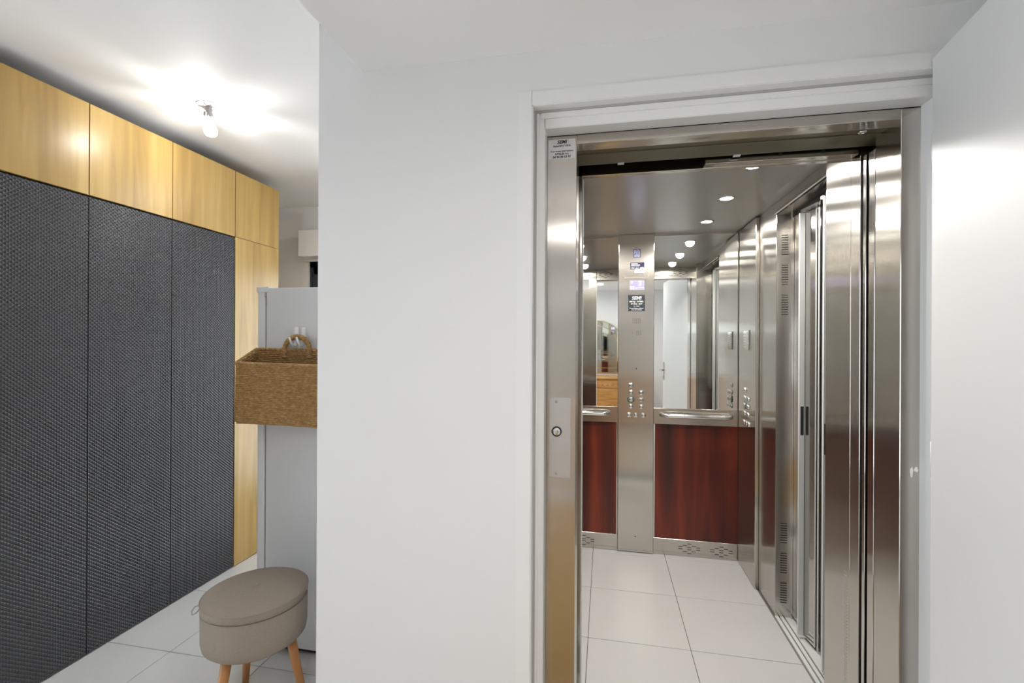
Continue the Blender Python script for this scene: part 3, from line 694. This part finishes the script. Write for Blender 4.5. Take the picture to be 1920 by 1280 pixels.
# ceiling lamp: bare bulb
LX, LY = -1.862, 1.900
lp = tag(empty('bare_bulb_lamp', (LX, LY, ZK)), 'bare lit bulb in a grey socket on the kitchen ceiling', 'lamp')
bt_ = Vector((.05, -.02, -1)).normalized()
lathe('ceiling_plate', [(0, -.006), (.050, -.006), (.052, -.003), (.052, 0), (0, 0)], 'plastic', lp, (LX, LY, ZK), seg=36)
box('socket_stem', LX-.011, LX+.011, LY-.010, LY+.010, ZK-.040, ZK-.005, 'socket', lp, .002)
box('terminal_block', LX-.020, LX-.004, LY-.012, LY+.012, ZK-.052, ZK-.030, 'socket', lp, .002)
box('terminal_block', LX+.006, LX+.017, LY-.010, LY+.010, ZK-.060, ZK-.034, 'socket', lp, .002, rot=(0, math.radians(-14), 0))
for a in (20, 95, 150, 215, 290, 335):
    r1 = math.radians(a)
    tube('socket_claw', [(LX+.012*math.cos(r1), LY+.012*math.sin(r1), ZK-.042), (LX+.019*math.cos(r1)+.004, LY+.019*math.sin(r1), ZK-.066)], .0034, 'socket', lp, 6)
bl = lathe('bulb', [(0, -.003), (.0125, -.003), (.013, -.018), (.016, -.028), (.026, -.044), (.030, -.058), (.029, -.070), (.022, -.082), (.010, -.088), (0, -.089)], 'bulb', lp, (LX+.004, LY, ZK-.062), rot=(0, math.radians(-7), 0))
for a, r0 in ((25, .0026), (78, .0016), (128, .0030), (190, .0018), (232, .0028), (285, .0016), (325, .0024)):
    r1 = math.radians(a); cx_, cy_ = LX+.011+.012*math.cos(r1), LY+.012*math.sin(r1)
    tube('streak_post', [(cx_, cy_, ZK-.085), (cx_, cy_, ZK-.130)], r0*.8, 'plastic', lp, 6)  # opaque posts added inside the glow to cast streaks on the ceiling
l = bpy.data.lights.new('bulb_lamp', 'POINT'); l.energy = 14; l.color = (1, .98, .955); l.shadow_soft_size = .004
o = bpy.data.objects.new('bulb_lamp', l); C.objects.link(o); o.parent = lp; o.location = (.011, 0, -.118)

lp2 = tag(empty('added_fill_lamp', (-1.25, 2.75, ZK)), 'unseen bulb lamp added behind the hall wall to brighten the far kitchen wall', 'lamp')  # fill lamp added out of view to lift the far kitchen wall
lathe('ceiling_plate', [(0, -.006), (.050, -.006), (.052, -.003), (.052, 0), (0, 0)], 'plastic', lp2, (-1.25, 2.75, ZK), seg=24)
lathe('socket', [(0, -.005), (.012, -.005), (.014, -.05), (.020, -.062), (.019, -.070), (0, -.070)], 'socket', lp2, (-1.25, 2.75, ZK), seg=20)
lathe('bulb', [(0, -.003), (.0125, -.003), (.013, -.018), (.016, -.028), (.026, -.044), (.030, -.058), (.029, -.070), (.022, -.082), (.010, -.088), (0, -.089)], 'bulb', lp2, (-1.25, 2.75, ZK-.066))
l = bpy.data.lights.new('bulb_lamp', 'POINT'); l.energy = 13; l.color = (1, .98, .955); l.shadow_soft_size = .02
o = bpy.data.objects.new('bulb_lamp', l); C.objects.link(o); o.parent = lp2; o.location = (0, 0, -.122)
# roller shutter casing over the kitchen window
sb = tag(empty('shutter_box', (-2.0, YF, WZ1)), 'white roller shutter box above the dark kitchen window', 'shutter box')
box('casing', -2.425, -1.03, YF-.16, YF, WZ1+.004, 2.285, 'trim', sb, .004)
box('lower_lip', -2.47, -1.03, YF-.03, YF, WZ1-.012, WZ1+.004, 'trim', sb)

rg = tag(empty('added_tint_rug', (-.2, .05, 0)), 'unseen tan rug added on the hall floor to tint the steel post', 'rug')  # added out of view for a golden reflection in the left post
box('rug_field', -.62, .22, -1.05, 1.12, .0, .010, 'jute', rg, .004)
boxes('rug_border', [(-.64, -.60, -1.07, 1.14, 0, .012), (.20, .24, -1.07, 1.14, 0, .012), (-.60, .20, -1.07, -1.03, 0, .012), (-.60, .20, 1.10, 1.14, 0, .012)], 'jute', rg, (0, .05, 0))
# ================================================================== BEHIND THE CAMERA (seen in the lift mirror)
ch = tag(empty('carved_chest', (.22, -1.45, 0)), 'honey pine chest with carved diamond front, reflected in the lift mirror', 'chest')
box('body', -.22, .66, -1.69, -1.27, .06, .80, 'chest', ch, .004)
box('top', -.25, .69, -1.70, -1.235, .80, .835, 'chest', ch, .006, 2)
for x in (-.20, .59): 
    for y in (-1.66, -1.31): box('foot', x, x+.05, y, y+.05, 0, .06, 'chest', ch)
for z0, z1 in ((.66, .78), (.09, .64)):
    for x0, x1 in ((-.205, .21), (.23, .645)):
        d_ = box('drawer', x0, x1, -1.27, -1.255, z0, z1, 'chest', ch, .003)
        cx, cz = (x0+x1)/2, (z0+z1)/2
        n_ = 5
        for k in range(n_):
            xx = x0+.05+(x1-x0-.1)*k/(n_-1); hh = min(.05, (z1-z0)*.36)
            prism('diamond', [(xx-.038, cz), (xx, cz-hh), (xx+.038, cz), (xx, cz+hh)], 'y', -1.262, -1.246, 'chest', d_, (xx, -1.25, cz))
am = tag(empty('arched_mirror', (-.13, -1.69, .86)), 'arched wall mirror with gold edged border panes over the chest', 'mirror')
def arch(r, zb, zs, cx, n=28):
    return [(cx-r, zb), (cx+r, zb)]+[(cx+r*math.cos(PI*k/n), zs+r*math.sin(PI*k/n)*.92) for k in range(n+1)]
prism('backing', arch(.43, .87, 1.37, -.13), 'y', -1.699, -1.682, 'gold', am, (-.13, -1.69, .87))
prism('border_glass', arch(.415, .885, 1.37, -.13), 'y', -1.684, -1.678, 'mirror', am, (-.13, -1.68, .88))
tube('gold_line', [(x, -1.677, z) for x, z in arch(.33, .96, 1.37, -.13)], .006, 'gold', am, 6, True)
prism('centre_glass', arch(.32, .97, 1.37, -.13), 'y', -1.680, -1.672, 'mirror', am, (-.13, -1.68, .97))
for k in (4, 9, 14, 19, 24):
    a = PI*k/28
    tube('gold_line', [(-.13+r*math.cos(a), -1.676, 1.37+r*.92*math.sin(a)) for r in (.33, .42)], .005, 'gold', am, 6)
ip = tag(empty('intercom', (.70, YB, 1.2)), 'small beige intercom on the wall facing the lift', 'intercom')
box('case', .655, .745, YB, YB+.03, 1.13, 1.42, 'beige', ip, .006, 2)
box('handset', .66, .69, YB+.028, YB+.05, 1.15, 1.40, 'beige', ip, .006, 2)
